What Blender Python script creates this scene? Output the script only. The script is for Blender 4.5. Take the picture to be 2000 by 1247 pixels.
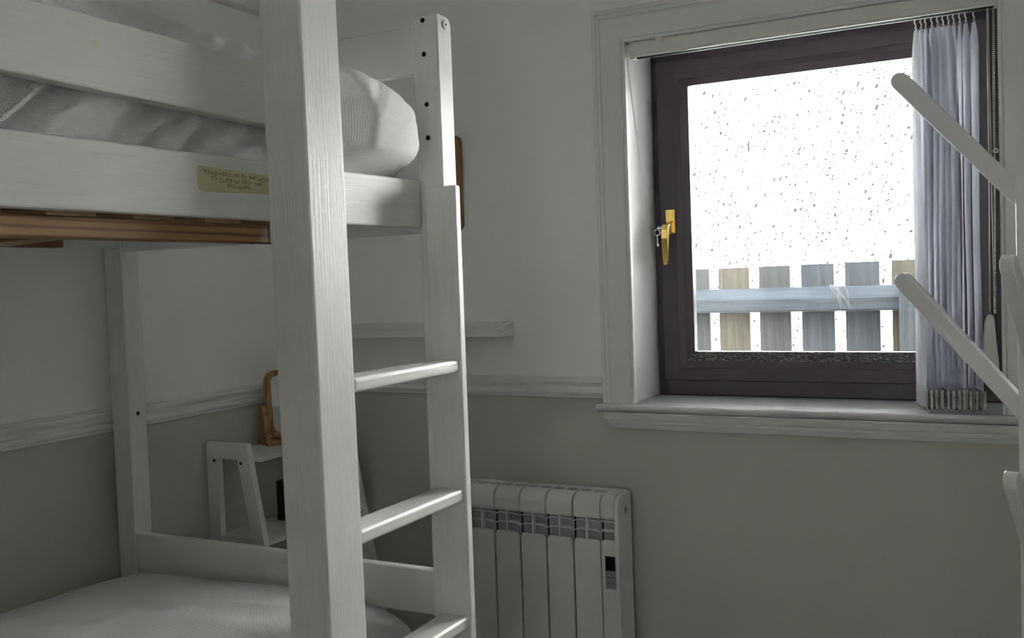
import bpy, bmesh, math, random
from mathutils import Vector, Matrix, noise
random.seed(7)
PI = math.pi
for o in list(bpy.data.objects):
    bpy.data.objects.remove(o)
S = bpy.context.scene
COL = S.collection

# ------------------------------------------------------------------ camera, sky, exposure
EYE = 1.30                                  # eye height above the floor
def camera():
    f, yaw, pit, rol = 1895.3, 0.48079, 0.0408, -0.035226
    fw = Vector((-math.sin(yaw), math.cos(yaw), 0)); rt = Vector((math.cos(yaw), math.sin(yaw), 0)); up = Vector((0, 0, 1))
    f2 = fw*math.cos(pit) - up*math.sin(pit); u2 = up*math.cos(pit) + fw*math.sin(pit)
    r3 = rt*math.cos(rol) + u2*math.sin(rol); u3 = u2*math.cos(rol) - rt*math.sin(rol)
    cd = bpy.data.cameras.new('camera'); cd.sensor_width = 36; cd.sensor_fit = 'HORIZONTAL'
    cd.lens = f/2000*36; cd.clip_start = .02; cd.clip_end = 100
    c = bpy.data.objects.new('camera', cd); COL.objects.link(c)
    m = Matrix((r3, u3, -f2)).transposed().to_4x4(); m.translation = (0, 0, EYE)
    c.matrix_world = m
    S.camera = c
camera()
W = bpy.data.worlds.new('overcast_sky'); S.world = W; W.use_nodes = True
bg = W.node_tree.nodes['Background']; bg.inputs['Color'].default_value = (.84, .92, 1.0, 1); bg.inputs['Strength'].default_value = 11.0
S.view_settings.view_transform = 'Standard'; S.view_settings.look = 'None'
S.cycles.sample_clamp_indirect = 0; S.cycles.max_bounces = 16; S.cycles.diffuse_bounces = 12; S.cycles.transparent_max_bounces = 12
# sun behind the house: it clears the roof and strikes the neighbour's wall, the fence stays in the house's shade
sl = bpy.data.lights.new('sun', 'SUN'); sl.energy = 170; sl.angle = math.radians(.6); sl.color = (1.0, .975, .94)
slo = bpy.data.objects.new('sun', sl); COL.objects.link(slo); slo.rotation_euler = Vector((.30, .80, -1.02)).to_track_quat('-Z', 'Y').to_euler()
# fill light in an added, unseen hall behind the camera, brightens camera-facing sides
al = bpy.data.lights.new('hall_fill_light', 'AREA'); al.shape = 'RECTANGLE'; al.size = 1.1; al.size_y = 1.5; al.energy = 18; al.color = (1.0, .97, .93)
alo = bpy.data.objects.new('hall_fill_light', al); COL.objects.link(alo); alo.location = (.15, -3.05, 1.45); alo.rotation_euler = (PI/2, 0, 0)
S.view_settings.exposure = 0.0; S.view_settings.gamma = 1; S.view_settings.use_curve_mapping = False

# ------------------------------------------------------------------ materials
def mat(name, col, rough=.6, metal=0, spec=.5):
    m = bpy.data.materials.new(name); m.use_nodes = True
    b = m.node_tree.nodes['Principled BSDF']
    b.inputs['Base Color'].default_value = (*col, 1); b.inputs['Roughness'].default_value = rough
    b.inputs['Metallic'].default_value = metal; b.inputs['Specular IOR Level'].default_value = spec
    return m
def nd(m, t, **kw):
    n = m.node_tree.nodes.new(t)
    for k, v in kw.items(): setattr(n, k, v)
    return n
def lk(m, a, b): m.node_tree.links.new(a, b)
def bsdf(m): return m.node_tree.nodes['Principled BSDF']
def coords(m, scale, kind='Object', rot=(0, 0, 0)):
    tc = nd(m, 'ShaderNodeTexCoord'); mp = nd(m, 'ShaderNodeMapping')
    mp.inputs['Scale'].default_value = scale; mp.inputs['Rotation'].default_value = rot
    lk(m, tc.outputs[kind], mp.inputs['Vector']); return mp.outputs['Vector']
def ramp(m, src, stops):
    r = nd(m, 'ShaderNodeValToRGB'); e = r.color_ramp.elements
    while len(e) < len(stops): e.new(.5)
    for el, (p, c) in zip(e, stops):
        el.position = p; el.color = (*c, 1) if len(c) == 3 else c
    lk(m, src, r.inputs['Fac']); return r.outputs['Color']
def bump(m, src, strength, dist):
    b = nd(m, 'ShaderNodeBump'); b.inputs['Strength'].default_value = strength; b.inputs['Distance'].default_value = dist
    lk(m, src, b.inputs['Height']); lk(m, b.outputs['Normal'], bsdf(m).inputs['Normal']); return b
def noisetex(m, vec, scale, detail=3, rough=.55, dist=0):
    n = nd(m, 'ShaderNodeTexNoise'); n.inputs['Scale'].default_value = scale; n.inputs['Detail'].default_value = detail
    n.inputs['Roughness'].default_value = rough; n.inputs['Distortion'].default_value = dist
    lk(m, vec, n.inputs['Vector']); return n.outputs['Fac']

def painted_wood(name, axis, col=(.745, .74, .725), rough=.42, strength=.4, dark=.93):
    m = mat(name, col, rough)
    sc = [1, 1, 1]; sc[axis] = .018
    v = coords(m, sc)
    g = noisetex(m, v, 330, 4, .6)
    g2 = noisetex(m, coords(m, (1, 1, 1)), 5, 2)
    c = ramp(m, g, [(.34, tuple(x*dark for x in col)), (.46, col)])
    mx = nd(m, 'ShaderNodeMix', data_type='RGBA', blend_type='MULTIPLY'); mx.inputs['Factor'].default_value = 1
    lk(m, c, mx.inputs['A']); lk(m, ramp(m, g2, [(.3, (.93, .93, .92)), (.7, (1, 1, 1))]), mx.inputs['B'])
    lk(m, mx.outputs['Result'], bsdf(m).inputs['Base Color'])
    bump(m, ramp(m, g, [(.33, (0, 0, 0)), (.5, (1, 1, 1))]), strength, .0012)
    return m
WX = painted_wood('painted_wood_x', 0, strength=.2, dark=.97); WY = painted_wood('painted_wood_y', 1, strength=.2, dark=.97); WZ = painted_wood('painted_wood_z', 2, strength=.36, dark=.94); WR = painted_wood('painted_wood_gloss', 1, rough=.24, strength=.25, dark=.96)
def pine_wood(name, axis, c1, c2):
    m = mat(name, c1, .5)
    sc = [1, 1, 1]; sc[axis] = .10
    v = coords(m, sc)
    w = nd(m, 'ShaderNodeTexWave', wave_type='BANDS', bands_direction='Z' if axis != 2 else 'X'); w.inputs['Scale'].default_value = 22
    w.inputs['Distortion'].default_value = 7; w.inputs['Detail'].default_value = 2; w.inputs['Detail Scale'].default_value = .9
    lk(m, v, w.inputs['Vector'])
    lk(m, ramp(m, w.outputs['Color'], [(.1, c2), (.45, c1), (.95, c1)]), bsdf(m).inputs['Base Color'])
    return m
PINE_Y = pine_wood('pine_y', 1, (.37, .215, .085), (.20, .095, .032))
PINE_X = pine_wood('pine_x', 0, (.40, .26, .13), (.27, .15, .06))
OAK = pine_wood('mirror_wood', 2, (.40, .22, .085), (.27, .13, .045))
RAW = mat('raw_brown_wood', (.20, .09, .035), .7)
def plaster(name, col):
    m = mat(name, col, .75, spec=.3)
    v = coords(m, (1, 1, 1))
    n = noisetex(m, v, 2.2, 3)
    lk(m, ramp(m, n, [(.3, tuple(c*.96 for c in col)), (.7, col)]), bsdf(m).inputs['Base Color'])
    bump(m, noisetex(m, v, 160, 3), .12, .001)
    return m
WALL_UP = plaster('wall_paint_upper', (.875, .875, .875)); WALL_LO = plaster('wall_paint_lower', (.545, .54, .50))
CEIL = plaster('ceiling_paint', (.90, .90, .89))
TRIM = mat('trim_gloss_paint', (.74, .74, .73), .35)
SILLTOP = mat('sill_board_gloss', (.60, .61, .62), .09)
SILL = mat('sill_gloss_paint', (.78, .79, .80), .22)
METALW = mat('white_enamel', (.72, .73, .73), .33)
HOLE = mat('dark_hole', (.012, .011, .010), .9, spec=.1)
DARKMETAL = mat('dark_bracket', (.035, .028, .025), .5)
PLASTIC = mat('white_plastic', (.70, .69, .66), .35)
BEAD = mat('cream_bead_plastic', (.46, .45, .38), .4)
BRASS = mat('polished_brass', (.80, .56, .17), .16, 1)
STEEL = mat('key_steel', (.72, .72, .74), .25, 1)
SCREEN = mat('display_black', (.008, .009, .012), .12)
KEYPAD = mat('keypad_grey', (.30, .30, .36), .35)
INK = mat('ink_brown', (.10, .066, .042), .7)
EMB = mat('emblem_grey', (.16, .16, .16), .5)
FIN = mat('radiator_inner', (.36, .37, .38), .42); SEAM_SHADE = mat('radiator_seam_shade', (.03, .03, .03), .8)  # near-black core colour stands in for the depth shade in the seams
def upvc():
    m = mat('dark_mahogany_upvc', (.066, .048, .062), .36)
    v = coords(m, (1, 1, .03)); n = noisetex(m, v, 180, 3)
    bump(m, n, .15, .0006); return m
UPVC = upvc()
def wet():
    m = mat('bead_misted', (.050, .040, .043), .3)
    n = noisetex(m, coords(m, (.35, 1, 1)), 260, 5, .7)
    lk(m, ramp(m, n, [(.5, (.03, .025, .028)), (.62, (.30, .28, .28))]), bsdf(m).inputs['Base Color'])
    bump(m, n, .6, .002); return m
MIST = wet()
def glass():
    m = bpy.data.materials.new('clear_glass'); m.use_nodes = True; t = m.node_tree; t.nodes.remove(t.nodes['Principled BSDF'])
    tr = nd(m, 'ShaderNodeBsdfTransparent'); tr.inputs['Color'].default_value = (.96, .975, .97, 1)
    gl = nd(m, 'ShaderNodeBsdfGlossy'); gl.inputs['Roughness'].default_value = .02
    fr = nd(m, 'ShaderNodeFresnel'); fr.inputs['IOR'].default_value = 1.45
    mx = nd(m, 'ShaderNodeMixShader'); lk(m, fr.outputs[0], mx.inputs[0]); lk(m, tr.outputs[0], mx.inputs[1]); lk(m, gl.outputs[0], mx.inputs[2])
    lk(m, mx.outputs[0], t.nodes['Material Output'].inputs['Surface']); return m
GLASS = glass()
MIRROR = mat('mirror_glass', (.86, .88, .88), .02, 1)
def fabric_blind():
    m = bpy.data.materials.new('blind_fabric'); m.use_nodes = True; t = m.node_tree; t.nodes.remove(t.nodes['Principled BSDF'])
    v = coords(m, (1, 1, .02)); n = noisetex(m, v, 420, 4, .6)
    c = ramp(m, n, [(.35, (.40, .41, .47)), (.6, (.62, .63, .68))])
    d = nd(m, 'ShaderNodeBsdfDiffuse'); tl = nd(m, 'ShaderNodeBsdfTranslucent'); lk(m, c, d.inputs['Color']); lk(m, c, tl.inputs['Color'])
    mx = nd(m, 'ShaderNodeMixShader'); mx.inputs[0].default_value = .28
    lk(m, d.outputs[0], mx.inputs[1]); lk(m, tl.outputs[0], mx.inputs[2])
    lk(m, mx.outputs[0], t.nodes['Material Output'].inputs['Surface']); return m
BLIND = fabric_blind()
def waffle(name, sc, lo, hi, bs):
    m = mat(name, (.80, .80, .81), .9, spec=.15)
    tc = nd(m, 'ShaderNodeTexCoord')
    outs = []
    for d in 'XY':
        w = nd(m, 'ShaderNodeTexWave', wave_type='BANDS', bands_direction=d); w.inputs['Scale'].default_value = sc; w.inputs['Distortion'].default_value = .8; w.inputs['Detail'].default_value = 1
        w.inputs['Detail Scale'].default_value = .3
        lk(m, tc.outputs['UV'], w.inputs['Vector']); outs.append(w.outputs['Color'])
    mm = nd(m, 'ShaderNodeMath', operation='MAXIMUM'); lk(m, outs[0], mm.inputs[0]); lk(m, outs[1], mm.inputs[1])
    lk(m, ramp(m, mm.outputs[0], [(.3, (lo, lo, lo+.01)), (.85, (hi, hi, hi+.01))]), bsdf(m).inputs['Base Color'])
    bump(m, mm.outputs[0], bs, .002); return m
WAFFLE = waffle('waffle_cotton', 118, .75, .91, .65); WAFFLE_SHADED = waffle('waffle_cotton_shaded', 62, .50, .73, .75)  # lower quilt: same white cotton, under-bunk shade put into a darker colour
TICKING = mat('mattress_cloth', (.62, .62, .62), .9)
def render_coat():
    m = mat('roughcast_white', (.82, .82, .80), .9, spec=.1)
    tc = nd(m, 'ShaderNodeTexCoord'); sx = nd(m, 'ShaderNodeSeparateXYZ'); cx = nd(m, 'ShaderNodeCombineXYZ')
    lk(m, tc.outputs['Object'], sx.inputs[0])
    n = noisetex(m, coords(m, (1, 1, 1)), 38, 2, .5)
    a1 = nd(m, 'ShaderNodeMath', operation='MULTIPLY_ADD'); lk(m, sx.outputs['X'], a1.inputs[0]); a1.inputs[1].default_value = .62; 
    a2 = nd(m, 'ShaderNodeMath', operation='MULTIPLY_ADD'); lk(m, n, a2.inputs[0]); a2.inputs[1].default_value = .05; lk(m, sx.outputs['Z'], a2.inputs[2])
    a3 = nd(m, 'ShaderNodeMath', operation='MULTIPLY_ADD'); lk(m, sx.outputs['Z'], a3.inputs[0]); a3.inputs[1].default_value = -.18; a3.inputs[2].default_value = 0
    lk(m, a3.outputs[0], a1.inputs[2]); lk(m, a1.outputs[0], cx.inputs['X']); lk(m, a2.outputs[0], cx.inputs['Y'])
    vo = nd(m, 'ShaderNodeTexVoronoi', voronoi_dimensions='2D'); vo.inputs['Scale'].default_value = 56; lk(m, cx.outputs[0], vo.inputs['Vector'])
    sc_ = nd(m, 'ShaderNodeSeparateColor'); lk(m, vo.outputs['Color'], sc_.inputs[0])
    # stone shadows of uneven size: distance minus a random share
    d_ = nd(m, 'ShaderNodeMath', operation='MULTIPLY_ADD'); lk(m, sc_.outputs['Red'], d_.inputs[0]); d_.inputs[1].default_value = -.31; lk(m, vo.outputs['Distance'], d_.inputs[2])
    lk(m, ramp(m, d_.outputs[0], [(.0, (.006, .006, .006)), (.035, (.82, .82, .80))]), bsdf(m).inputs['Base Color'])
    bump(m, n, .5, .004); return m
ROUGHCAST = render_coat()
def fence_wood(name, axis, c1, c2):
    m = mat(name, c1, .85, spec=.2)
    sc = [1, 1, 1]; sc[axis] = .05
    n = noisetex(m, coords(m, sc), 95, 5, .65, .6)
    lk(m, ramp(m, n, [(.32, c2), (.62, c1)]), bsdf(m).inputs['Base Color']); bump(m, n, .5, .003); return m
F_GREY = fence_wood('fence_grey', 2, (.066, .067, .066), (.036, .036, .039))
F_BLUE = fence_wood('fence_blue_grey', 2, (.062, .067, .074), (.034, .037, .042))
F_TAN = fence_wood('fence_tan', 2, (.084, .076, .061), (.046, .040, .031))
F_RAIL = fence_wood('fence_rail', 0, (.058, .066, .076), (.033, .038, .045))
GRAVEL = mat('gravel', (.30, .29, .27), .95)
GRASS = mat('dry_grass', (.16, .15, .12), .8)
PAPER = mat('yellowed_paper', (.60, .575, .36), .6)
CARPET = mat('grey_carpet', (.22, .215, .205), .95)
PLAQ = mat('plaque_wood', (.27, .135, .045), .45)
BOX = mat('dark_box', (.06, .052, .035), .6)
STAIN = mat('knot_stain', (.70, .67, .54), .5)

# ------------------------------------------------------------------ mesh helpers
def box(bm, x0, x1, y0, y1, z0, z1, shear=0.0):
    vs = [bm.verts.new((x + shear*(z-1.2), y, z)) for x in (x0, x1) for y in (y0, y1) for z in (z0, z1)]
    for f in ((0, 1, 3, 2), (4, 6, 7, 5), (0, 4, 5, 1), (2, 3, 7, 6), (0, 2, 6, 4), (1, 5, 7, 3)):
        bm.faces.new([vs[i] for i in f])
    return vs
def prism(bm, pts, axis, a, b):
    """closed polygon pts (the two other axes in order) extruded along axis"""
    def mk(p, t):
        v = list(p); v.insert(axis, t); return v
    A = [bm.verts.new(mk(p, a)) for p in pts]; B = [bm.verts.new(mk(p, b)) for p in pts]
    n = len(pts)
    bm.faces.new(A); bm.faces.new(B[::-1])
    for i in range(n): bm.faces.new((A[i], B[i], B[(i+1) % n], A[(i+1) % n]))
def tube(bm, path, r, seg=8, cap=True):
    rings = []
    for i, p in enumerate(path):
        p = Vector(p)
        t = (Vector(path[min(i+1, len(path)-1)]) - Vector(path[max(i-1, 0)])).normalized()
        a = t.orthogonal().normalized() if i == 0 else (rings[-1][1] - t*rings[-1][1].dot(t)).normalized()
        b = t.cross(a); rr = r[i] if isinstance(r, (list, tuple)) else r
        rings.append(([bm.verts.new(p + (a*math.cos(2*PI*k/seg) + b*math.sin(2*PI*k/seg))*rr) for k in range(seg)], a))
    for (A, _), (B, _) in zip(rings, rings[1:]):
        for k in range(seg): bm.faces.new((A[k], A[(k+1) % seg], B[(k+1) % seg], B[k]))
    if cap:
        bm.faces.new(rings[0][0][::-1]); bm.faces.new(rings[-1][0])
def disc(bm, c, n, r, h, seg=14):
    n = Vector(n).normalized(); tube(bm, [Vector(c), Vector(c)+n*h], r, seg)
def loft(bm, stations, closed=False):
    rows = [[bm.verts.new(p) for p in st] for st in stations]
    for A, B in zip(rows, rows[1:]):
        n = len(A)
        for k in range(n if closed else n-1): bm.faces.new((A[k], A[(k+1) % n], B[(k+1) % n], B[k]))
    return rows
def obj(name, bm, m, parent=None, bevel=0, seg=2, smooth=False, label=None, ang=35):
    bmesh.ops.remove_doubles(bm, verts=bm.verts, dist=1e-6)
    bmesh.ops.recalc_face_normals(bm, faces=bm.faces)
    me = bpy.data.meshes.new(name); bm.to_mesh(me); bm.free()
    for k in (m if isinstance(m, (list, tuple)) else [m]): me.materials.append(k)
    # origin at the middle of the piece
    c = sum((v.co for v in me.vertices), Vector())/max(1, len(me.vertices))
    me.transform(Matrix.Translation(-c))
    o = bpy.data.objects.new(name, me); COL.objects.link(o); o.location = c
    if smooth:
        for p in me.polygons: p.use_smooth = True
    if bevel:
        b = o.modifiers.new('bevel', 'BEVEL'); b.width = bevel; b.segments = seg; b.limit_method = 'ANGLE'; b.angle_limit = math.radians(ang)
        b.harden_normals = False
    if parent: adopt(o, parent)
    if label: o['label'] = label
    return o
def world_loc(o):
    v = o.location.copy(); p = o.parent
    while p: v += p.location; p = p.parent
    return v
def adopt(o, parent): o.location = world_loc(o) - world_loc(parent); o.parent = parent
def thing(name, label, cat, loc, group=None):
    o = bpy.data.objects.new(name, None); COL.objects.link(o); o.location = loc; o.empty_display_size = .05
    o['label'] = label; o['category'] = cat
    if group: o['group'] = group
    return o
def tag(o, label, cat, group=None):
    o['label'] = label; o['category'] = cat
    if group: o['group'] = group
    return o
def struct(o): o['kind'] = 'structure'; return o
def bx(name, m, x0, x1, y0, y1, z0, z1, parent=None, bevel=0, shear=0.0, label=None, seg=2):
    bm = bmesh.new(); box(bm, x0, x1, y0, y1, z0, z1, shear); return obj(name, bm, m, parent, bevel, seg, label=label)
def assign(o, fn):
    for p in o.data.polygons: p.material_index = fn(p)

# ------------------------------------------------------------------ the room
XL, XR, YB, YF, H = -2.0, .80, -1.70, 2.52, 2.42          # left, right, back, window wall, ceiling height
OX0, OX1, OZ0, OZ1 = -.950, -.018, .925, 1.945             # raw window opening
SPL = .985                                                # where the two wall colours meet, behind the dado
struct(bx('floor', CARPET, XL-.2, XR+.2, YB-.2, YF+.33, -.12, 0))
struct(bx('ceiling', CEIL, XL-.2, XR+.2, YB-.2, YF+.33, H, H+.15))
def twotone(name, boxes, axis):
    bm = bmesh.new()
    for b in boxes: box(bm, *b)
    o = struct(obj(name, bm, [WALL_UP, WALL_LO]))
    zc = o.location.z
    assign(o, lambda p: 1 if p.center.z + zc < SPL - 1e-4 else 0)
    return o
def split(x0, x1, y0, y1, z0, z1):
    if z0 < SPL < z1: return [(x0, x1, y0, y1, z0, SPL), (x0, x1, y0, y1, SPL, z1)]
    return [(x0, x1, y0, y1, z0, z1)]
twotone('wall_left', split(XL-.2, XL, YB-.2, YF+.33, 0, H), 0)
twotone('wall_right', split(XR, XR+.2, YB-.2, YF+.33, 0, H), 0)
DX0, DX1, DH = -.28, .52, 2.03                              # unseen doorway and hall behind the camera, added to let in fill light
twotone('wall_back', split(XL, DX0, YB-.2, YB, 0, H) + split(DX1, XR, YB-.2, YB, 0, H) + [(DX0, DX1, YB-.2, YB, DH, H)], 1)
twotone('wall_added_hall', split(XL-.2, XR+.6, -3.3, -3.1, 0, H) + split(XL-.4, XL-.2, -3.3, YB-.2, 0, H) + split(XR+.4, XR+.6, -3.3, YB-.2, 0, H) + split(XR+.2, XR+.6, YB-.3, YB-.2, 0, H), 1)
struct(bx('floor_added_hall', CARPET, XL-.4, XR+.6, -3.3, YB-.2, -.12, 0)); struct(bx('ceiling_added_hall', CEIL, XL-.4, XR+.6, -3.3, YB-.2, H, H+.15))
bm = bmesh.new()
for b in ((DX0-.07, DX0, YB-.21, YB+.016, 0, DH+.07), (DX1, DX1+.07, YB-.21, YB+.016, 0, DH+.07), (DX0, DX1, YB-.21, YB+.016, DH, DH+.07)): box(bm, *b)
struct(obj('door_added', bm, TRIM, None, .003))
twotone('wall_window', split(XL, OX0, YF, YF+.33, 0, H) + split(OX1, XR, YF, YF+.33, 0, H)
        + [(OX0, OX1, YF, YF+.33, 0, OZ0), (OX0, OX1, YF, YF+.33, OZ1, H)], 1)

def sweep_prof(bm, prof, fn, stations):
    loft(bm, [[fn(p, s) for p in prof] for s in stations])
# dado rail: d = distance out of the wall, z height
DADO = [(0, .9590), (.008, .9590), (.009, .9660), (.0125, .9675), (.0165, .9690), (.0185, .9745), (.0165, .9805), (.012, .9835),
        (.0105, .9855), (.0110, .9900), (.0130, .9930), (.0175, .9975), (.0190, 1.0040), (.0175, 1.0105), (.011, 1.0125), (.0095, 1.0170), (0, 1.0172)]
def dado(name, stations):
    bm = bmesh.new(); rows = loft(bm, [[f(d, z) for d, z in DADO] for f in stations])
    for r in (rows[0], rows[-1]): bm.faces.new(r)
    return struct(obj(name, bm, TRIM))
dado('trim_1', [lambda d, z: (XL+d, YB, z), lambda d, z: (XL+d, YF-d, z)])
dado('trim_2', [lambda d, z: (XL+d, YF-d, z), lambda d, z: (-1.029, YF-d, z)])
dado('trim_3', [lambda d, z: (.062, YF-d, z), lambda d, z: (XR, YF-d, z)])
SK = [(0, 0), (.016, 0), (.016, .09), (.012, .10), (.005, .112), (0, .112)]
def skirting(name, f0, f1):
    bm = bmesh.new(); rows = loft(bm, [[f(d, z) for d, z in SK] for f in (f0, f1)])
    for r in rows: bm.faces.new(r)
    return struct(obj(name, bm, TRIM))
skirting('baseboard_left', lambda d, z: (XL+d, YB, z), lambda d, z: (XL+d, YF, z))
skirting('baseboard_window', lambda d, z: (XL+.016, YF-d, z), lambda d, z: (XR-.016, YF-d, z))
skirting('baseboard_right', lambda d, z: (XR-d, YB, z), lambda d, z: (XR-d, YF, z))
skirting('baseboard_back', lambda d, z: (XL+.016, YB+d, z), lambda d, z: (DX0-.07, YB+d, z))

# ------------------------------------------------------------------ the window
win = bpy.data.objects.new('window_1', None); COL.objects.link(win); win.location = (-.484, YF, .947); struct(win)
JX0, JX1, ST, HT = -.935, -.033, .947, 1.930               # clear opening: jambs, sill top, head
# moulded casing round the opening: w outward from the opening, d out of the wall
CAS = [(0, 0), (0, .014), (.003, .017), (.007, .017), (.0095, .0135), (.012, .0165), (.060, .0170), (.0655, .0170), (.067, .0140), (.0705, .0140), (.072, .0185),
       (.0775, .0195), (.079, .0165), (.082, .0165), (.0835, .0200), (.091, .0205), (.0935, .017), (.0935, 0)]
bm = bmesh.new()
rows = loft(bm, [[(JX0-w, YF-d, ST) for w, d in CAS], [(JX0-w, YF-d, HT+w) for w, d in CAS], [(JX1+w, YF-d, HT+w) for w, d in CAS], [(JX1+w, YF-d, ST) for w, d in CAS]])
for r in (rows[0], rows[-1]): bm.faces.new(r)
obj('window_casing', bm, TRIM, win)
bm = bmesh.new()
for b in ((OX0, JX0, YF-.012, 2.80, ST, OZ1), (JX1, OX1, YF-.012, 2.80, ST, OZ1), (JX0, JX1, YF-.012, 2.80, HT, OZ1)): box(bm, *b)
obj('jamb_lining', bm, SILL, win, .003)
# sill board with a rounded nose, horns past the casing
def sill_board():
    bm = bmesh.new()
    nose = [(2.4985, .9255), (2.482, .9260), (2.4735, .9290), (2.4695, .9345), (2.4690, .9385), (2.4715, .9435), (2.477, .9465), (2.485, .9470)]
    pr = [(2.525, .9255)] + nose + [(2.525, .9470)]
    prism(bm, [(y, z) for y, z in pr], 0, -1.0385, .0705)
    box(bm, OX0, OX1, 2.525, 2.84, .9255, .9470)
    return obj('window_sill', bm, SILLTOP, win, .0015)
sill_board()
APR = [(2.521, .9255), (2.4775, .9255), (2.4785, .9205), (2.487, .9040), (2.493, .9010), (2.4885, .8975), (2.490, .8930), (2.497, .8900), (2.5005, .8825), (2.5035, .8775), (2.521, .8775)]
def apron():
    bm = bmesh.new()
    def st(x, s): return [(x + s*(2.521-y)*.62, y, z) for y, z in APR]
    rows = loft(bm, [st(-.993, -1), st(.025, 1)])
    for r in rows: bm.faces.new(r)
    return obj('sill_apron', bm, TRIM, win)
apron()
# dark frame and opening sash
FX0, FX1, FZ0, FZ1 = JX0, JX1, ST, HT
def ring(bm, x0, x1, z0, z1, wl, wr, wb, wt, y0, y1):
    o = [(x0, z0), (x1, z0), (x1, z1), (x0, z1)]; i = [(x0+wl, z0+wb), (x1-wr, z0+wb), (x1-wr, z1-wt), (x0+wl, z1-wt)]
    OF = [bm.verts.new((x, y0, z)) for x, z in o]; IF = [bm.verts.new((x, y0, z)) for x, z in i]
    OB = [bm.verts.new((x, y1, z)) for x, z in o]; IB = [bm.verts.new((x, y1, z)) for x, z in i]
    for k in range(4):
        j = (k+1) % 4
        bm.faces.new((OF[k], OF[j], IF[j], IF[k])); bm.faces.new((OB[k], IB[k], IB[j], OB[j]))
        bm.faces.new((OF[k], OB[k], OB[j], OF[j])); bm.faces.new((IF[k], IF[j], IB[j], IB[k]))
bm = bmesh.new(); ring(bm, FX0, FX1, FZ0, FZ1, .045, .045, .066, .045, 2.715, 2.785)
obj('window_frame', bm, UPVC, win, .003)
SX0, SX1, SZ0, SZ1 = -.915, -.053, .991, 1.905
bm = bmesh.new(); ring(bm, SX0, SX1, SZ0, SZ1, .054, .054, .040, .040, 2.698, 2.765)
sash = obj('sash', bm, UPVC, win, .004)
GX0, GX1, GZ0, GZ1 = -.828, -.140, 1.073, 1.834
def bead():
    # bevelled glazing bead, sloping back from the sash face to the glass; its lower run carries streaks of mist
    bm = bmesh.new()
    o = [(SX0+.052, SZ0+.038), (SX1-.052, SZ0+.038), (SX1-.052, SZ1-.038), (SX0+.052, SZ1-.038)]
    i = [(GX0, GZ0), (GX1, GZ0), (GX1, GZ1), (GX0, GZ1)]
    m_ = [(a+(c-a)*.45, b+(d-b)*.45) for (a, b), (c, d) in zip(o, i)]
    A = [bm.verts.new((x, 2.6975, z)) for x, z in o]; M = [bm.verts.new((x, 2.700, z)) for x, z in m_]
    B = [bm.verts.new((x, 2.722, z)) for x, z in i]; C = [bm.verts.new((x, 2.750, z)) for x, z in i]; D = [bm.verts.new((x, 2.750, z)) for x, z in o]
    for k in range(4):
        j = (k+1) % 4
        for P, Q in ((A, M), (M, B), (B, C), (C, D), (D, A)): bm.faces.new((P[k], P[j], Q[j], Q[k]))
    o = obj('glazing_bead', bm, [UPVC, MIST], win)
    wl = world_loc(o)
    assign(o, lambda p: 1 if (p.center.z+wl.z < 1.075 and abs(p.normal.z) > .25 and p.center.z+wl.z > 1.035 and p.center.y+wl.y < 2.72) else 0)
bead()
bx('window_pane', GLASS, GX0-.008, GX1+.008, 2.738, 2.742, GZ0-.008, GZ1+.008, win)
# gold window handle with its key
def handle():
    h = bx('window_handle', BRASS, -.893, -.863, 2.684, 2.699, 1.413, 1.484, win, .003)
    h['label'] = 'polished gold window handle with lever and lock'
    bm = bmesh.new()
    prism(bm, [(2.686, 1.452), (2.686, 1.416), (2.650, 1.416), (2.640, 1.420), (2.638, 1.432), (2.650, 1.440)], 0, -.886, -.870)
    obj('handle_neck', bm, BRASS, win, .002)
    bm = bmesh.new()
    st = []
    for z, hw, y0, y1 in ((1.440, .0075, 2.634, 2.652), (1.425, .0095, 2.630, 2.652), (1.40, .0090, 2.629, 2.645), (1.36, .0080, 2.633, 2.645), (1.334, .0072, 2.638, 2.648), (1.326, .0055, 2.640, 2.648)):
        x = -.879 + (1.44-z)*-.02
        st.append([(x-hw, y0, z), (x+hw, y0, z), (x+hw, y1, z), (x-hw, y1, z)])
    rows = loft(bm, st, True); bm.faces.new(rows[0]); bm.faces.new(rows[-1])
    obj('handle_lever', bm, BRASS, win, .0015)
    bm = bmesh.new(); disc(bm, (-.888, 2.636, 1.430), (-1, -.25, 0), .0062, .012)
    obj('handle_lock', bm, STEEL, win)
    bm = bmesh.new()
    st = [(-.900 + .0085*math.cos(a), 2.632, 1.418 + .0085*math.sin(a)) for a in [2*PI*k/16 for k in range(17)]]
    tube(bm, st, .0022, 6); box(bm, -.9012, -.8985, 2.630, 2.634, 1.378, 1.411); box(bm, -.8985, -.8955, 2.630, 2.634, 1.380, 1.386)
    obj('handle_key', bm, STEEL, win)
handle()

# ------------------------------------------------------------------ vertical blind
blind = thing('vertical_blind', 'white vertical blind drawn to the right edge of the window, slats stacked', 'blind', (-.48, 2.53, 1.885))
bm = bmesh.new()
prism(bm, [(2.552, 1.889), (2.552, 1.929), (2.508, 1.929), (2.505, 1.925), (2.505, 1.893), (2.508, 1.891), (2.508, 1.887), (2.513, 1.887), (2.513, 1.890), (2.547, 1.890)], 0, -.918, -.0345)
obj('headrail', bm, PLASTIC, blind, .001)
bx('track_slot', HOLE, -.910, -.040, 2.516, 2.5445, 1.8885, 1.8898, blind)
bm = bmesh.new(); box(bm, -.9205, -.9165, 2.503, 2.553, 1.886, 1.930); box(bm, -.9205, -.905, 2.505, 2.515, 1.882, 1.888)
obj('headrail_end_cap', bm, PLASTIC, blind, .001)
bm = bmesh.new(); box(bm, -.846, -.825, 2.5025, 2.506, 1.918, 1.931); box(bm, -.833, -.829, 2.500, 2.504, 1.920, 1.9315)
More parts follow.
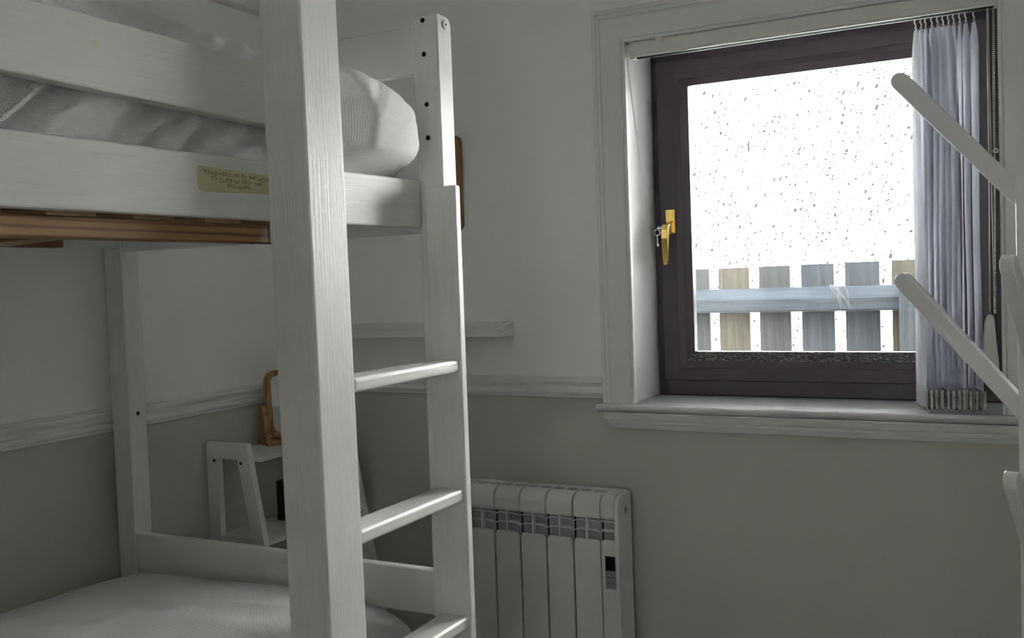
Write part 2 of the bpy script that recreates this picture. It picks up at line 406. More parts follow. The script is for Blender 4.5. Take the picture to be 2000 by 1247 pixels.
obj('rail_clip', bm, PLASTIC, blind)
NS = 11
SX = [-.2105, -.1985, -.1880, -.1745, -.1620, -.1500, -.1380, -.1270, -.1140, -.1010, -.0835]; SA = [19, 17, 20, 18, 19, 17, 19, 14, 8, 9, 11]   # where each slat hangs, how far it is turned
for k in range(NS):
    cx = SX[k]; cy = 2.555
    tw0 = math.radians(SA[k] + random.uniform(-4, 12)); tw1 = math.radians(SA[k] + random.uniform(-2, 2)); ph = random.uniform(0, 6)
    bm = bmesh.new(); st = []
    NZ, NW = 26, 9
    for i in range(NZ+1):
        t = i/NZ; z = 1.868 + (1.000-1.868)*t
        a = tw0 + (tw1-tw0)*min(1, t*1.25) + .05*math.sin(ph + t*5)
        row = []
        for j in range(NW+1):
            u = (j/NW - .5)*.089
            pin = 1.0
            if t < .06: pin = .35 + .65*(t/.06)                     # gathered where it hangs from its hook
            b = .0035*math.sin(PI*(j/NW))*(1 - .5*t) + .0012*math.sin(ph*2 + 9*t + j*.6)
            row.append((cx + u*pin*-(-math.sin(a)) * (1) + b*math.cos(a), cy - u*pin*math.cos(a) + b*math.sin(a), z))
        st.append(row)
    loft(bm, st)
    sl = obj('blind_slat', bm, BLIND, blind, smooth=True)
    # hem pocket with the flat weight that keeps the slat straight
    a = tw1 + .05*math.sin(ph+5)
    bm = bmesh.new()
    d = Vector((math.sin(a), -math.cos(a), 0)); n = Vector((math.cos(a), math.sin(a), 0)); c = Vector((cx, cy, 0))
    vs = []
    for s, zz in ((-1, .957), (1, .957), (1, 1.001), (-1, 1.001)):
        for q in (-1, 1): vs.append(bm.verts.new(c + d*s*.0445 + n*q*.0014 + Vector((0, 0, zz))))
    for f in ((0, 2, 4, 6), (1, 7, 5, 3), (0, 1, 3, 2), (2, 3, 5, 4), (4, 5, 7, 6), (6, 7, 1, 0)): bm.faces.new([vs[i] for i in f])
    obj('slat_weight', bm, BLIND, sl)
    bm = bmesh.new(); p = c + Vector((0, 0, 1.868)); tube(bm, [p, p + Vector((.002, 0, .008)), p + Vector((-.001, 0, .016)), p + Vector((0, 0, .021))], .0018, 6)
    obj('slat_hook', bm, PLASTIC, sl)
def beads(bm, pts, r):
    ph = [(0, 0, 1), (0, 0, -1), (1, 0, 0), (-1, 0, 0), (0, 1, 0), (0, -1, 0)]
    for p in pts:
        v = [bm.verts.new(Vector(p) + Vector(q)*r) for q in ph]
        for a, b, c in ((0, 2, 4), (0, 4, 3), (0, 3, 5), (0, 5, 2), (1, 4, 2), (1, 3, 4), (1, 5, 3), (1, 2, 5)): bm.faces.new((v[a], v[b], v[c]))
# stabilising bead chain looping from weight to weight along the near edges and far edges
bm = bmesh.new(); pts = []
for edge in (1, -1):
    for k in range(NS):
        cx = SX[k]; a = math.radians(SA[k])
        e = Vector((cx + edge*.046*math.sin(a), 2.555 - edge*.046*math.cos(a), 0))
        for q in range(11): pts.append(e + Vector((random.uniform(-.001, .001), -edge*.001, .955 + q*.0044)))
        if k < NS-1:
            for q in range(1, 6):
                t = q/6; pts.append(e + Vector((.0124*t, -edge*.004*math.sin(PI*t), .956 - .006*math.sin(PI*t) + .002*random.random())))
                if q % 2: pts.append(e + Vector((.0124*t, -edge*.005, .990 - .01*math.sin(PI*t))))
beads(bm, pts, .0019)
o = obj('bottom_bead_chain', bm, BEAD, blind); o['kind'] = 'stuff'
bm = bmesh.new(); box(bm, -.2135+.010, -.205, 2.4995, 2.502, .956, .962)
for k in range(NS):
    cx = SX[k] + .0143
    box(bm, cx-.0022, cx+.0022, 2.506, 2.514, .9565, .999)
o = obj('weight_end_clips', bm, BEAD, blind); o['kind'] = 'stuff'
bm = bmesh.new(); tube(bm, [(-.0545, 2.535, 1.889), (-.0548, 2.535, 1.5), (-.0575, 2.535, 1.185)], .0013, 6); tube(bm, [(-.0520, 2.530, 1.889), (-.0505, 2.530, 1.6), (-.0485, 2.532, 1.18)], .0011, 6)
obj('pull_cord', bm, BEAD, blind)
bm = bmesh.new(); pts = []
for q in range(158):
    z = 1.890 - q*.0045
    pts.append((-.0415 - .001*math.sin(q*.05) - .006*(q/158), 2.528, z)); pts.append((-.0400 - .006*(q/158), 2.541, z-.002))
beads(bm, pts, .0021); o = obj('control_bead_chain', bm, BEAD, blind); o['kind'] = 'stuff'
bm = bmesh.new(); c = Vector((-.0405, 2.522, 1.558)); tube(bm, [c + Vector((.0045*math.cos(a), 0, .0045*math.sin(a))) for a in [2*PI*k/12 for k in range(13)]], .0018, 6)
obj('chain_connector', bm, PLASTIC, blind)
# chain weight: flat rounded plastic body
bm = bmesh.new()
out = [(-.0735, 1.060), (-.0725, 1.120), (-.0695, 1.160), (-.0655, 1.175), (-.0595, 1.1795), (-.0530, 1.178), (-.0490, 1.170), (-.0440, 1.110), (-.0395, 1.060), (-.0395, 1.048), (-.0440, 1.040), (-.0600, 1.037), (-.0700, 1.042)]
prism(bm, out, 1, 2.518, 2.548)
obj('chain_weight', bm, PLASTIC, blind, .004, 3)

# ------------------------------------------------------------------ bunk bed
bed = thing('bunk_bed', 'white painted wooden bunk bed with ladder and guard rails along the left wall', 'bunk bed', (-1.49, .72, 0))
AX0, AX1, BX0, BX1 = -1.975, -1.916, -1.060, -1.001
PY0, PY1 = 1.646, 1.699; QY0, QY1 = -.260, -.207
def bunk_post(x0, x1, y0, y1, far):
    bm = bmesh.new(); box(bm, x0, x1, y0, y1, 0, 1.827)
    bm.edges.ensure_lookup_table()
    yy = y1 if far else y0
    es = [e for e in bm.edges if all(v.co.z > 1.8 for v in e.verts) and (all(abs(v.co.y-yy) < 1e-4 for v in e.verts) or all(abs(v.co.x-x0) < 1e-4 for v in e.verts))]
    bmesh.ops.bevel(bm, geom=es, offset=.019, segments=6, affect='EDGES', profile=.5)
    return obj('post', bm, WZ, bed, .003)
pB = bunk_post(BX0, BX1, PY0, PY1, True); pA = bunk_post(AX0, AX1, PY0, PY1, True)
bunk_post(BX0, BX1, QY0, QY1, False); bunk_post(AX0, AX1, QY0, QY1, False)
for x, z in ((-1.034, 1.817), (-1.034, 1.751), (-1.032, 1.652), (-1.032, 1.586)):
    bm = bmesh.new(); disc(bm, (x, PY0+.002, z), (0, -1, 0), .0048, .0026); obj('bolt_hole', bm, HOLE, pB)
bm = bmesh.new(); disc(bm, (AX1-.002, 1.673, 1.004), (1, 0, 0), .0048, .0026); obj('bolt_hole', bm, HOLE, pA)
bm = bmesh.new(); disc(bm, (BX1-.002, 1.674, 1.809), (1, 0, 0), .0085, .0050, 20); cap = obj('bolt_cap', bm, PLASTIC, pB, .001)
bm = bmesh.new(); disc(bm, (BX1+.002, 1.674, 1.809), (1, 0, 0), .0022, .0016, 10); obj('cap_hole', bm, HOLE, pB)
# heavy front post that the ladder rungs are let into
gp = bx('ladder_post', WZ, -1.0505, -.9685, 1.195, 1.290, 0, 2.02, bed, .004, -.0085, 'thick white front post with open grain, nearest the camera', 3)
# ladder
LSX0, LSX1 = -1.0325, -.9625
ls = bx('ladder_stile', WZ, LSX0, LSX1, 1.6255, 1.6455, 0, 1.487, bed, .0035, 0, None, 3)
bm = bmesh.new(); disc(bm, (-.990, 1.6268, 1.396), (0, -1, 0), .0052, .0016, 10); obj('knot', bm, STAIN, ls)
for z in (1.147, .893, .639, .385):
    bx('ladder_rung', WR, -1.030, -.9680, 1.288, 1.6275, z-.025, z, bed, .0065, 0, None, 4)
# upper berth rails
def rail(name, x0, x1, y0, y1, zs, m=WY):
    """zs: (bottom, top) at y0 and at y1"""
    bm = bmesh.new(); (b0, t0), (b1, t1) = zs
    prism(bm, [(y0, b0), (y1, b1), (y1, t1), (y0, t0)], 0, x0, x1); return obj(name, bm, m, bed, .003)
side = rail('side_rail', -1.076, -1.051, QY1, 1.640, ((1.404, 1.492), (1.4085, 1.5035)))
rail('side_rail', -1.945, -1.920, QY1, PY0, ((1.407, 1.500), (1.408, 1.501)))
g1 = rail('guard_rail', -1.076, -1.051, QY1, 1.245, ((1.583, 1.664), (1.5575, 1.657)))
rail('guard_rail', -1.076, -1.051, QY1, 1.245, ((1.735, 1.830), (1.735, 1.830)))
for y0, y1 in ((PY0+.004, PY1-.006), (QY0+.006, QY1-.004)):
    bx('end_rail', WX, AX1, BX0, y0, y1, 1.400, 1.500, bed, .003)
    bx('head_rail', WX, AX1, BX0, y0+.003, y0+.027, 1.717, 1.812, bed, .003)
    bx('end_rail', WX, AX1, BX0, y0-.002, y0+.022, .620, .713, bed, .003)
# slat carriers and slats
fb = bx('slat_carrier', PINE_Y, -1.108, -1.078, QY1+.02, 1.222, 1.3725, 1.4005, bed, .002, 0, 'bare pine batten under the upper side rail')
bx('carrier_bracket', DARKMETAL, -1.106, -1.080, 1.224, 1.262, 1.3725, 1.400, bed, .001)
bx('slat_carrier', RAW, -1.9195, -1.8905, QY1+.02, 1.470, 1.4065, 1.4275, bed, .002, 0, 'unpainted brown batten along the wall side')
NSL = 11
for k in range(NSL):
    y = -.13 + k*.135
    bm = bmesh.new(); st = []
    for i in range(13):                                   # sprung slats, bowed upwards a little
        t = i/12; x = -1.889 + t*(1.889-1.0785); z = 1.4015 + .010*math.sin(PI*t)
        st.append([(x, y, z), (x, y+.075, z), (x, y+.075, z+.011), (x, y, z+.011)])
    rows = loft(bm, st, True); bm.faces.new(rows[0]); bm.faces.new(rows[-1])
    obj('bed_slat', bm, PINE_X, bed)
# lower berth
rail('side_rail', -1.076, -1.051, QY1, PY0, ((.455, .550), (.455, .550)))
rail('side_rail', -1.945, -1.920, QY1, PY0, ((.455, .550), (.455, .550)))
for k in range(NSL):
    y = -.13 + k*.135
    bx('bed_slat', PINE_X, -1.9195, -1.0765, y, y+.075, .470, .482, bed)
# paint blemish on the guard rail
bm = bmesh.new(); disc(bm, (-1.0512, .882, 1.623), (1, 0, 0), .006, .0003, 12); obj('knot', bm, STAIN, g1)
# yellowed label with handwriting, stuck to the side rail beside the post
def paper():
    bm = bmesh.new()
    pts = [(1.046, 1.4800), (1.050, 1.4815), (1.232, 1.4765), (1.232, 1.4490), (1.058, 1.4440), (1.050, 1.4455), (1.0455, 1.4515)]
    prism(bm, pts, 0, -1.0512, -1.0504)
    pp = obj('paper_label', bm, PAPER, bed, label='yellowed handwritten paper label on the upper side rail')
    bm2 = bmesh.new()
    for txt, y, z, s in (('PLEASE HOLD ON TO THE LADDER', 1.0570, 1.4703, .00800), ('TO CLIMB UP, NOT THE', 1.0700, 1.4613, .00800), ('BED FRAME', 1.1040, 1.4528, .00800)):
        cu = bpy.data.curves.new('t', 'FONT'); cu.body = txt; cu.size = s*1.28; cu.space_character = 1.02; cu.space_word = 1.25; cu.shear = .12; cu.offset = -.00006
        to = bpy.data.objects.new('t', cu); COL.objects.link(to)
        dg = bpy.context.evaluated_depsgraph_get(); me = bpy.data.meshes.new_from_object(to.evaluated_get(dg))
        wl = max(v.co.x for v in me.vertices); target = {'P': .146, 'T': .110, 'B': .052}[txt[0]]
        k = target/wl
        for v in me.vertices:
            lx = v.co.x*k
            v.co = (-1.04995, y + lx, z + v.co.y*.78 + .0010*math.sin(lx*190) - .022*lx)
        bm2.from_mesh(me); bpy.data.objects.remove(to); bpy.data.curves.remove(cu); bpy.data.meshes.remove(me)
    obj('handwriting', bm2, INK, pp)
paper()

# ------------------------------------------------------------------ bedding
def bedding(name, yc, hl, xfun, zbot, ztop, wr, label, cat, m=WAFFLE, pw=(3.2, 2.6, 5), NU=260, NV=360, sag=None, morph=False, clamp=None):
    """rounded cover: a superellipse cross-section for each row, rows closing in at both ends, wrinkles pushed along the normal"""
    bm = bmesh.new(); uvs = {}
    ny, mz, ne = pw
    us = [2*PI*i/NU for i in range(NU)]
    zc = (zbot+ztop)/2; hh = (ztop-zbot)/2
    rows = []
    for j in range(NV+1):
        s = -1 + 2*j/NV
        b = math.copysign(1 - (1-abs(s))**1.9, s) if s > 0 else s            # denser rows at the far end
        b = max(-.9995, min(.9995, b))
        y = yc + hl*b
        e = (1 - abs(b)**ne)**(1/ne)
        x0, x1 = xfun(y); xc = (x0+x1)/2; hw = (x1-x0)/2*(.25+.75*(1 - abs(b)**(ne*1.6))**(1/(ne*1.6)))
        if morph: tt = max(0, min(1, (y-1.24)/.14)); ny = 4.8 + (3.4-4.8)*tt; mz = 5.2 + (2.35-5.2)*tt
        row = []
        dense = []
        for q in range(1441):
            a = -PI/2 + 2*PI*q/1440; ca, sa = math.cos(a), math.sin(a)
            p = Vector((xc + hw*math.copysign(abs(ca)**(2/ny), ca), y, zc + hh*e*math.copysign(abs(sa)**(2/mz), sa)))
            dense.append(p)
        acc = [0.0]
        for p, q in zip(dense, dense[1:]): acc.append(acc[-1] + (q-p).length)
        k = 0
        for i in range(NU):
            target = acc[-1]*i/NU
            while acc[k+1] < target: k += 1
            f_ = (target-acc[k])/max(1e-9, acc[k+1]-acc[k])
            v = bm.verts.new(dense[k].lerp(dense[k+1], f_)); row.append(v); uvs[v] = (2.2*i/NU, y if abs(b) < .97 else y + .35*(1-e))
        rows.append(row)
    for A, B in zip(rows, rows[1:]):
        for i in range(NU): bm.faces.new((A[i], A[(i+1) % NU], B[(i+1) % NU], B[i]))
    bm.faces.new(rows[0]); bm.faces.new(rows[-1][::-1])
    bmesh.ops.recalc_face_normals(bm, faces=bm.faces); bm.normal_update()
    if wr:
        off = [(v, v.normal.copy(), wr(v.co, v.normal)) for v in bm.verts]
        for v, n, d in off:
            v.co += n*d
            if clamp: clamp(v.co)
    lay = bm.loops.layers.uv.new('UVMap')
    for f in bm.faces:
        for l in f.loops: l[lay].uv = uvs[l.vert]
        us_ = [l[lay].uv.x for l in f.loops]
        if max(us_) - min(us_) > .5:
            for l in f.loops:
                if l[lay].uv.x < .1: l[lay].uv.x = 2.2
    c = sum((v.co for v in bm.verts), Vector())/len(bm.verts)
    o = obj(name, bm, m, smooth=True); tag(o, label, cat); return o
def ridge(x): return 1 - abs(2*x)
def up_x(y):
    t = max(0, min(1, (y-1.295)/.10)); t = t*t*(3-2*t)
    return (-1.905, -1.100 + .126*t)
def up_clamp(c):
    # tucked in behind the side rail, bulging only above it; kept clear of the end post and of the guard rails
    if c.x > -1.082:
        k = max(0, min(1, (c.z-1.500)/.035)); c.x = -1.082 + (c.x+1.082)*k
    if c.y < 1.292: c.x = min(c.x, -1.079)
    c.y = min(c.y, 1.638)
def up_wr(p, n):
    d = .006*noise.noise(Vector((p.x*5, p.y*4, p.z*5)))
    # diagonal drag folds on the side facing the room
    side_ = max(0, min(1, (n.x+.15)*1.4))*(1 - .96*max(0, n.z))
    q = p.y*1.0 - (p.z)*1.35
    f = noise.noise(Vector((q*15, p.z*2.2 + p.y*1.2, 3.1))); g = noise.noise(Vector((q*31, p.z*3, 8.7)))
    d += side_*(.026*(1-2.2*abs(f)) - .006 + .005*g)*(.12 if p.y > 1.3 else 1.0)
    if p.y > 1.3 and n.x > 0: d += side_*.0045*(1-2.6*abs(noise.noise(Vector((q*17, 1.7, p.z*3))))) - .002*side_
    return d if p.y > 1.32 or n.x < .2 else min(d, .032)
bedding('quilt', .70, .930, up_x, 1.432, 1.738, up_wr, 'white waffle quilt bulging over the upper bunk behind the guard rail', 'quilt', pw=(3.6, 2.35, 5.5), morph=True, clamp=up_clamp)
def lo_wr(p, n):
    d = .006*noise.noise(Vector((p.x*4, p.y*3.5, p.z*4)))
    t = max(0, min(1, (p.x+1.62)/.35))
    q = p.y*1.0 - p.x*.16 + .05*noise.noise(Vector((p.x*3, p.y*3, 0)))
    d += t*.011*(1-2*abs(noise.noise(Vector((q*8.5, p.x*1.2, 5.5)))))*max(0, min(1, n.z*1.6))
    return d
def lo_sag(x, y): return -.012*((x+1.5)/.42)**2 if y > .5 else -.008
bedding('quilt', .70, .932, lambda y: (-1.955, -1.050), .484, .664, lo_wr, 'smooth white waffle quilt covering the lower bunk', 'quilt', WAFFLE_SHADED, pw=(4.2, 2.6, 7), sag=None)

# ------------------------------------------------------------------ A-frame shelf unit in the corner
af = thing('ladder_shelf', 'low white A-frame shelf unit in the corner beyond the bunk bed', 'shelf', (-1.85, 2.20, 0))
def aframe(y0, y1):
    fr = None
    def pc(name, pts, parent): 
        bm = bmesh.new(); prism(bm, [(x, z) for x, z in pts], 1, y0, y1); return obj(name, bm, METALW, parent, .0012)
    def out(z): return -1.841 + (.883-z)*.186           # sloping outer edge
    def inn(z): return -1.8755 + (.841-z)*.188
    pc('back_leg', [(-1.986, 0), (-1.9455, 0), (-1.9455, .841), (-1.986, .841)], af)
    pc('front_leg', [(inn(0), 0), (out(0), 0), (out(.841), .841), (inn(.841), .841)], af)
    pc('top_bar', [(-1.986, .841), (out(.841), .841), (out(.883), .883), (-1.986, .883)], af)
    for z in (.585, .25): pc('cross_bar', [(-1.9455, z), (inn(z), z), (inn(z+.040), z+.040), (-1.9455, z+.040)], af)
    if y0 < 2.0:
        for x, z in ((-1.958, .832), (-1.8625, .830)):
            bm = bmesh.new(); disc(bm, (x, y0+.001, z), (0, -1, 0), .0042, .0018); obj('bolt_hole', bm, HOLE, af)
aframe(1.960, 1.9795); aframe(2.404, 2.4235)
for z, xf in ((.845, -1.808), (.620, -1.790), (.285, -1.730)):
    bx('shelf_board', METALW, -1.975, xf, 1.9795, 2.404, z-.0125 if z > .7 else z-.012, z, af, .0012)
# table mirror on the top board, turned towards the room
mir = thing('table_mirror', 'wooden framed table mirror standing on the top of the A-frame shelf', 'mirror', (-1.896, 2.24, .845))
MR = Matrix.Translation((-1.8960, 2.240, .8455)) @ Matrix.Rotation(math.radians(-27), 4, 'Z')
def mpart(name, bm, m, bevel=0, smooth=False):
    bm.transform(MR); return obj(name, bm, m, mir, bevel, smooth=smooth)
bm = bmesh.new(); box(bm, -.035, .040, -.100, .100, 0, .014); mpart('mirror_base', bm, OAK, .003)
for s in (-1, 1):
    bm = bmesh.new(); y0, y1 = (-.112, -.098) if s < 0 else (.098, .112)
    prism(bm, [(-.036, 0), (.042, 0), (.008, .108), (-.004, .114), (-.016, .108)], 1, y0, y1); mpart('mirror_support', bm, OAK, .002)
    bm = bmesh.new(); disc(bm, (-.004, s*.112, .100), (0, s, 0), .006, .003); mpart('pivot_knob', bm, OAK)
def rrect(w, h, r, n=8):
    pts = []
    for cx, cy, a0 in ((w/2-r, h/2-r, 0), (-w/2+r, h/2-r, 90), (-w/2+r, -h/2+r, 180), (w/2-r, -h/2+r, 270)):
        for k in range(n+1):
            a = math.radians(a0 + 90*k/n); pts.append((cx + r*math.cos(a), cy + r*math.sin(a)))
    return pts
bm = bmesh.new(); O = rrect(.192, .196, .034); I = rrect(.160, .164, .020)
tl = Matrix.Translation((0, 0, .116)) @ Matrix.Rotation(math.radians(-4), 4, 'Y')
def mp(p, x): return tl @ Vector((x, p[0], p[1]))
loft(bm, [[mp(p, .008) for p in I], [mp(p, .010) for p in O], [mp(p, -.008) for p in O], [mp(p, -.006) for p in I], [mp(p, .008) for p in I]], True)
mpart('mirror_frame', bm, OAK)
bm = bmesh.new(); A = [bm.verts.new(mp(p, .004)) for p in I]; bm.faces.new(A); B = [bm.verts.new(mp(p, 0)) for p in I]; bm.faces.new(B)
for k in range(len(A)): bm.faces.new((A[k-1], A[k], B[k], B[k-1]))
mpart('mirror_glass', bm, MIRROR)
# an object on the board below, nearly all of it hidden by the post
bm = bmesh.new(); box(bm, -1.930, -1.858, 2.172, 2.244, .6205, .735); box(bm, -1.927, -1.861, 2.1712, 2.245, .7352, .7365)
tag(obj('storage_box', bm, BOX, None, .002), 'dark upright box on the middle board of the A-frame shelf', 'box')

# ------------------------------------------------------------------ picture ledge and plaque on the window wall
lg = thing('wall_shelf', 'narrow grey-white picture ledge on the window wall beyond the ladder', 'shelf', (-1.62, 2.52, 1.14))
X0, X1 = -1.905, -1.318
bx('back_board', TRIM, X0, X1, 2.507, 2.520, 1.138, 1.177, lg, .001)
bx('ledge_board', TRIM, X0, X1, 2.432, 2.507, 1.138, 1.148, lg, .001)
bx('front_lip', TRIM, X0, X1, 2.420, 2.432, 1.1475 if False else 1.138, 1.161, lg, .001)
for x in (X0-.010, X1):
    bm = bmesh.new(); prism(bm, [(2.420, 1.1375), (2.520, 1.1365), (2.520, 1.1775), (2.420, 1.1610)], 0, x, x+.010); obj('end_cheek', bm, TRIM, lg, .001)
pq = thing('wall_plaque', 'narrow brown wooden plaque on the window wall, mostly hidden behind the tall bunk post', 'plaque', (-1.525, 2.52, 1.59))
bm = bmesh.new(); prism(bm, [(-1.526+x, 1.592+z) for x, z in rrect(.130, .285, .022, 5)], 1, 2.496, 2.5195); obj('plaque_board', bm, PLAQ, pq, .004)
bm = bmesh.new(); prism(bm, [(-1.526+x, 1.592+z) for x, z in rrect(.090, .245, .012, 5)], 1, 2.4945, 2.497); obj('plaque_face', bm, PINE_X, pq)

# ------------------------------------------------------------------ radiator
rad = thing('electric_radiator', 'white electric radiator with display under the window wall shelf side', 'radiator', (-1.2, 2.44, .133))
rad['label'] = 'white panelled electric radiator with a small black display, below and left of the window'
RF, RB, RT, RBOT = 2.380, 2.480, .7135, .135
PITCH = .0810; seams = [-.997 - PITCH*k for k in range(6)]           # joints between elements, right to left
def roll_profile(yf, yb, zt, r, zlow):
    """top of an element: rounded front edge, back down to the wall side"""
    pts = [(yf+.0015, zlow)]
    pts.append((yf, zlow+.008))
    for k in range(9):
        a = math.radians(180 - 90*k/8); pts.append((yf + r + r*math.cos(a), zt - r + r*math.sin(a)))
    pts += [(yb, zt), (yb, zt-.012), (yf+.045, zt-.018), (yf+.030, zt-.060), (yf+.022, zlow)]
    return pts
def element(x0, x1, web=True, cap=False):
    g = .0023
    # rounded head, a bit wider at the bottom of the roll
    bm = bmesh.new(); prism(bm, roll_profile(RF, RB, RT, .034, .6515), 0, x0+g, x1-g)
    e = obj('element_head', bm, METALW, rad, .0008)
    for p in e.data.polygons: p.use_smooth = False
    xm = (x0+x1)/2
    # front panel with rounded upper corners
    pts = [(x0+g, RBOT+.02), (x1-g, RBOT+.02)]
    r = .010
    for k in range(6):
        a = math.radians(90*k/5); pts.append((x1-g-r + r*math.cos(a), .5935-r + r*math.sin(a)))
    for k in range(6):
        a = math.radians(90 + 90*k/5); pts.append((x0+g+r + r*math.cos(a), .5935-r + r*math.sin(a)))
    bm = bmesh.new(); prism(bm, [(x, z) for x, z in pts], 1, RF, RF+.010); obj('front_panel', bm, METALW, rad, .0015)
    # two louvre fins with drooping ends
    for z in (.6440, .6180):
        bm = bmesh.new(); st = []
        for i in range(11):
            t = i/10; x = x0+.001 + (x1-x0-.002)*t; dz = -.007*(abs(2*t-1)**6)
            st.append([(x, RF+.001, z+dz), (x, RF+.001, z+.0028+dz), (x, RF+.017, z+.0025+dz), (x, RF+.017, z+dz)])
        rows = loft(bm, st, True); bm.faces.new(rows[0]); bm.faces.new(rows[-1]); obj('louvre_fin', bm, METALW, rad)
    # vertical web in the middle of the opening, sloping back plates and the core
    bm = bmesh.new(); box(bm, xm-.0022, xm+.0022, RF, RF+.060, .590, .660); obj('web', bm, METALW, rad)
    bm = bmesh.new()
    box(bm, x0+.003, x1-.003, RF+.017, RF+.020, .585, .668); obj('grille_back', bm, FIN, rad); bm = bmesh.new()
    box(bm, x0-.003, x1+.003, RF+.052, RF+.058, RBOT+.01, .690)
    box(bm, x0-.002, x0+.006, RF+.012, RF+.050, RBOT+.02, .575)
    box(bm, xm-.012, xm+.012, RF+.010, RF+.090, RBOT+.01, .590)
    obj('element_core', bm, SEAM_SHADE, rad)
    # pair of lens-shaped air slots in the top
    for s in (0, 1):
        cx = x0 + (.020 if s == 0 else .060)*1.0; bm = bmesh.new(); P = []
        for k in range(14):
            a = 2*PI*k/14; P.append((cx + .017*math.cos(a), RF+.055 + .014*math.sin(a)))
        prism(bm, P, 2, RT-.0006, RT+.0004); obj('air_slot', bm, FIN, rad)
for k in range(5): element(seams[k+1], seams[k])
def end_unit(x0, x1, right):
    bm = bmesh.new(); prism(bm, roll_profile(RF, RB, RT, .034, .6515), 0, x0 if right else x0+.012, x1-.012 if right else x1); obj('element_head', bm, METALW, rad, .0008)
    xi0, xi1 = (x0, x1-.010) if right else (x0+.010, x1)
    bm = bmesh.new(); xe = x1-.0105 if right else x1; pts = [(x0, RBOT+.02), (xe, RBOT+.02), (xe, .5950)]
    r = .010
    for k in range(6):
        a = math.radians(90 + 90*k/5); pts.append((x0+r + r*math.cos(a), .5950-r + r*math.sin(a)))
    prism(bm, [(x, z) for x, z in pts], 1, RF, RF+.010); obj('front_panel', bm, METALW, rad, .0015)
    for z in (.6440, .6180):
        bm = bmesh.new(); box(bm, xi0+.001, xi1, RF+.001, RF+.017, z, z+.003); obj('louvre_fin', bm, METALW, rad)
    bm = bmesh.new(); box(bm, x0+.002, x1-.002, RF+.052, RF+.058, RBOT+.01, .69); box(bm, xi0+.002, xi1, RF+.017, RF+.020, .585, .668); obj('element_core', bm, FIN, rad)
    # end cheek: full depth, rounded at the top front
    xa, xb = (x1-.011, x1) if right else (x0, x0+.011)
    pts = [(RB, RBOT), (RF-.0005, RBOT)]
    for k in range(9):
        a = math.radians(180 - 90*k/8); pts.append((RF-.0005 + .034 + .034*math.cos(a), RT+.0006-.034 + .034*math.sin(a)))
    for k in range(4):
        a = math.radians(90 - 90*k/3); pts.append((RB-.012 + .012*math.cos(a), RT+.0006-.012 + .012*math.sin(a)))
    bm = bmesh.new(); prism(bm, pts, 0, xa, xb); obj('end_cheek', bm, METALW, rad, .002)
end_unit(-.9965, -.946, True); end_unit(seams[5]-.050, seams[5]-.0005, False)
cp = bx('control_panel', KEYPAD, -.9865, -.9565, RF-.0012, RF+.002, .4640, .5530, rad, .0008, 0, 'black display over a grey keypad')
bx('display', SCREEN, -.9850, -.9580, RF-.0022, RF, .5140, .5515, cp, .0005)
for x, z in ((-.9780, .4960), (-.9650, .4960), (-.9780, .4800), (-.9650, .4800)):
    bm = bmesh.new(); disc(bm, (x, RF-.0008, z), (0, -1, 0), .0030, .0012, 10); obj('button', bm, EMB, cp)
bm = bmesh.new()
c = Vector((-.9455, 2.437, .664))
tube(bm, [c + Vector((0, (.0028+.0010*k/4)*math.cos(k*PI/7), (.0065+.0008*k/4)*math.sin(k*PI/7))) for k in range(22)], .0007, 5)
tube(bm, [c + Vector((0, .0018*math.sin(t*PI), .0125 + .004*t)) for t in (0, .3, .6, 1)], .0007, 5)
obj('emblem', bm, EMB, rad)
for x in (-1.40, -1.02): bx('wall_bracket', METALW, x, x+.03, RB-.012, YF, .25, .60, rad)
bx('lower_rail', FIN, seams[5]-.03, -.965, RF+.03, RF+.075, RBOT+.02, RBOT+.05, rad)

# ------------------------------------------------------------------ coat stand at the right edge
cs = thing('coat_stand', 'white wooden coat stand with slanting arms at the right edge of the room', 'coat stand', (.024, 1.404, 0))
TH = math.radians(14)
CM = Matrix.Translation((.0245, 1.405, 0)) @ Matrix.Rotation(-TH, 4, 'Z')
def cpart(name, bm, m=METALW, bevel=.002, seg=2, parent=None):
    bm.transform(CM); return obj(name, bm, m, parent or cs, bevel, seg)
bm = bmesh.new(); box(bm, -.021, .021, -.021, .021, .03, 1.408); cpart('stand_post', bm)
def arm(direction, zb):
    """flat board rising from the post; direction 0 = -x, 1 = -y (stand's own axes)"""
    L, R_, hw = .152, .1785, .0075
    # outline in (along, height): vertical cut at the post, rounded tip
    t = Vector((L, R_)).normalized(); n = Vector((-t.y, t.x)); w = .0125
    b0 = Vector((0, -.0165)); b1 = Vector((0, .0175))
    tip = Vector((L-.006, R_-.010)); pts = [b0]
    for k in range(8):
        a = -PI/2 + PI*k/7
        pts.append(tip + t*(w*.92*math.cos(a)) + n*(w*.92*math.sin(a)))
    pts.append(b1)
    bm = bmesh.new()
    if direction == 0: prism(bm, [(-.021-p.x, zb+p.y) for p in pts], 1, -hw-.004, hw-.004)
    else: prism(bm, [(-.021-p.x, zb+p.y) for p in pts], 0, -hw+.008, hw+.008)
    a = cpart('arm', bm, bevel=.0015)
    if direction == 1:
        for s in (.35, .62):
            q = Vector((0, 0)).lerp(tip, s*.55); bm = bmesh.new(); disc(bm, (-hw+.009, -.021-q.x, zb+q.y-.002), (-1, 0, 0), .0042, .0016, 10); cpart('screw_hole', bm, HOLE, 0, parent=a)
arm(0, 1.384); arm(0, 1.110); arm(1, 1.128); arm(1, .880)
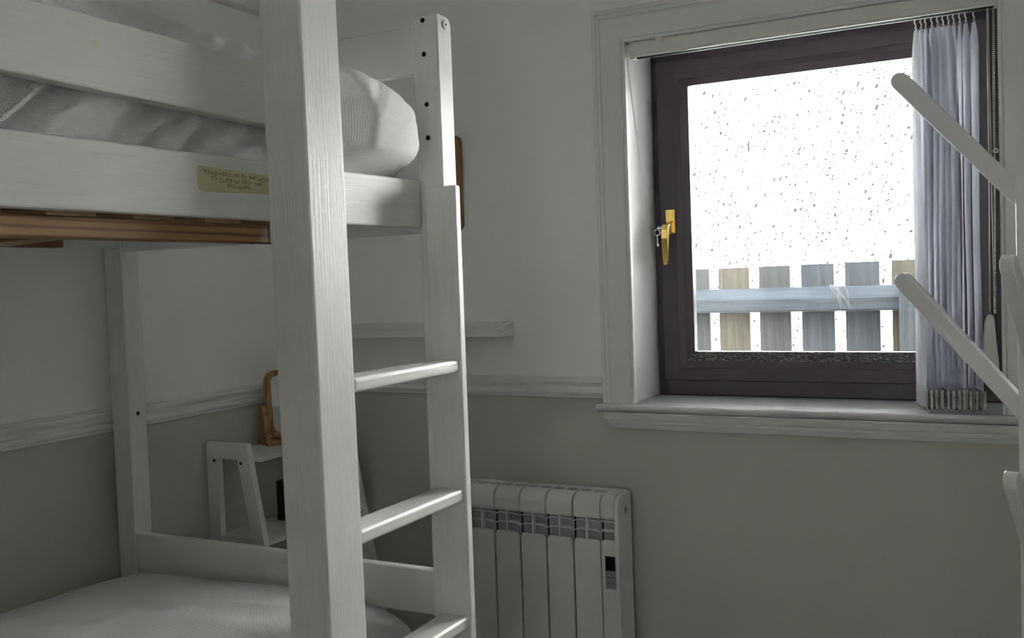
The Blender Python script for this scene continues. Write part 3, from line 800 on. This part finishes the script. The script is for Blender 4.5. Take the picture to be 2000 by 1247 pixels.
for dx, dy in ((1, 0), (-1, 0), (0, 1), (0, -1)):
    bm = bmesh.new()
    if dx: prism(bm, [(dx*.021, .02), (dx*.20, 0), (dx*.20, .03), (dx*.021, .09)], 1, -.010, .010)
    else: prism(bm, [(dy*.021, .02), (dy*.20, 0), (dy*.20, .03), (dy*.021, .09)], 0, -.010, .010)
    cpart('foot', bm)

# ------------------------------------------------------------------ outside the window
struct(bx('ground_outside', GRAVEL, -6, 5, YF+.33, 5.3, -.40, -.25))
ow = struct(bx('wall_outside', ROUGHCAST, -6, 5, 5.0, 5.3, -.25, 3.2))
bm = bmesh.new(); tube(bm, [(-1.206, 4.998, 1.966), (-1.212, 4.997, 1.945), (-1.208, 4.997, 1.925), (-1.211, 4.998, 1.909)], [.004, .007, .006, .003], 6); obj('crack', bm, HOLE, ow)
fen = thing('picket_fence', 'weathered grey picket fence outside the window', 'fence', (-.8, 3.5, -.25))
known = [(-1.120, -1.004, 1.313), (-.9695, -.8575, 1.314), (-.8225, -.7125, 1.315), (-.6745, -.5635, 1.316), (-.527, -.4145, 1.3175), (-.376, -.264, 1.320)]
pk = [(-1.120-.1485*k, -1.008-.1485*k, 1.313-.001*k) for k in range(12, 0, -1)] + known + [(-.376+.1485*k, -.264+.1485*k, 1.320+.001*k) for k in range(1, 14)]
fm = [F_GREY, F_TAN, F_GREY, F_BLUE, F_BLUE, F_TAN]
for i, (a, b, zt) in enumerate(pk):
    bm = bmesh.new(); box(bm, a, b, 3.500, 3.522, -.25, zt + random.uniform(-.001, .001))
    obj('picket', bm, fm[i % 6], fen, .002)
RP = [(3.500, 1.150), (3.444, 1.154), (3.440, 1.160), (3.440, 1.197), (3.444, 1.203), (3.490, 1.236), (3.500, 1.238)]
bm = bmesh.new(); prism(bm, RP, 0, -3.0, -.345); obj('fence_rail', bm, F_RAIL, fen)
bm = bmesh.new(); prism(bm, RP, 0, -.245, 1.75); obj('fence_rail', bm, F_RAIL, fen)
bm = bmesh.new(); prism(bm, [(y, z-.95) for y, z in RP], 0, -3.0, 1.75); obj('fence_rail', bm, F_RAIL, fen)
bx('fence_post', F_BLUE, -.344, -.246, 3.400, 3.498, -.25, 1.237, fen, .004)
bm = bmesh.new()
for k in range(7):
    x = -.53 + .035*random.random(); z0 = 1.243
    p = [Vector((x-.03-.02*random.random(), 3.455, z0))]
    dx = random.uniform(.03, .09); dr = random.uniform(.07, .13)
    for q in range(1, 7):
        t = q/6; p.append(Vector((p[0].x + dx*t + .01*math.sin(k+t*4), 3.452 - .028*math.sin(min(1, t*1.6)*PI/2), z0 + .010*t - dr*t*t)))
    tube(bm, p, [.0007]*6 + [.0003], 4)
o = obj('dry_grass', bm, GRASS); tag(o, 'wisps of dry grass caught over the fence rail outside', 'grass'); o['kind'] = 'stuff'
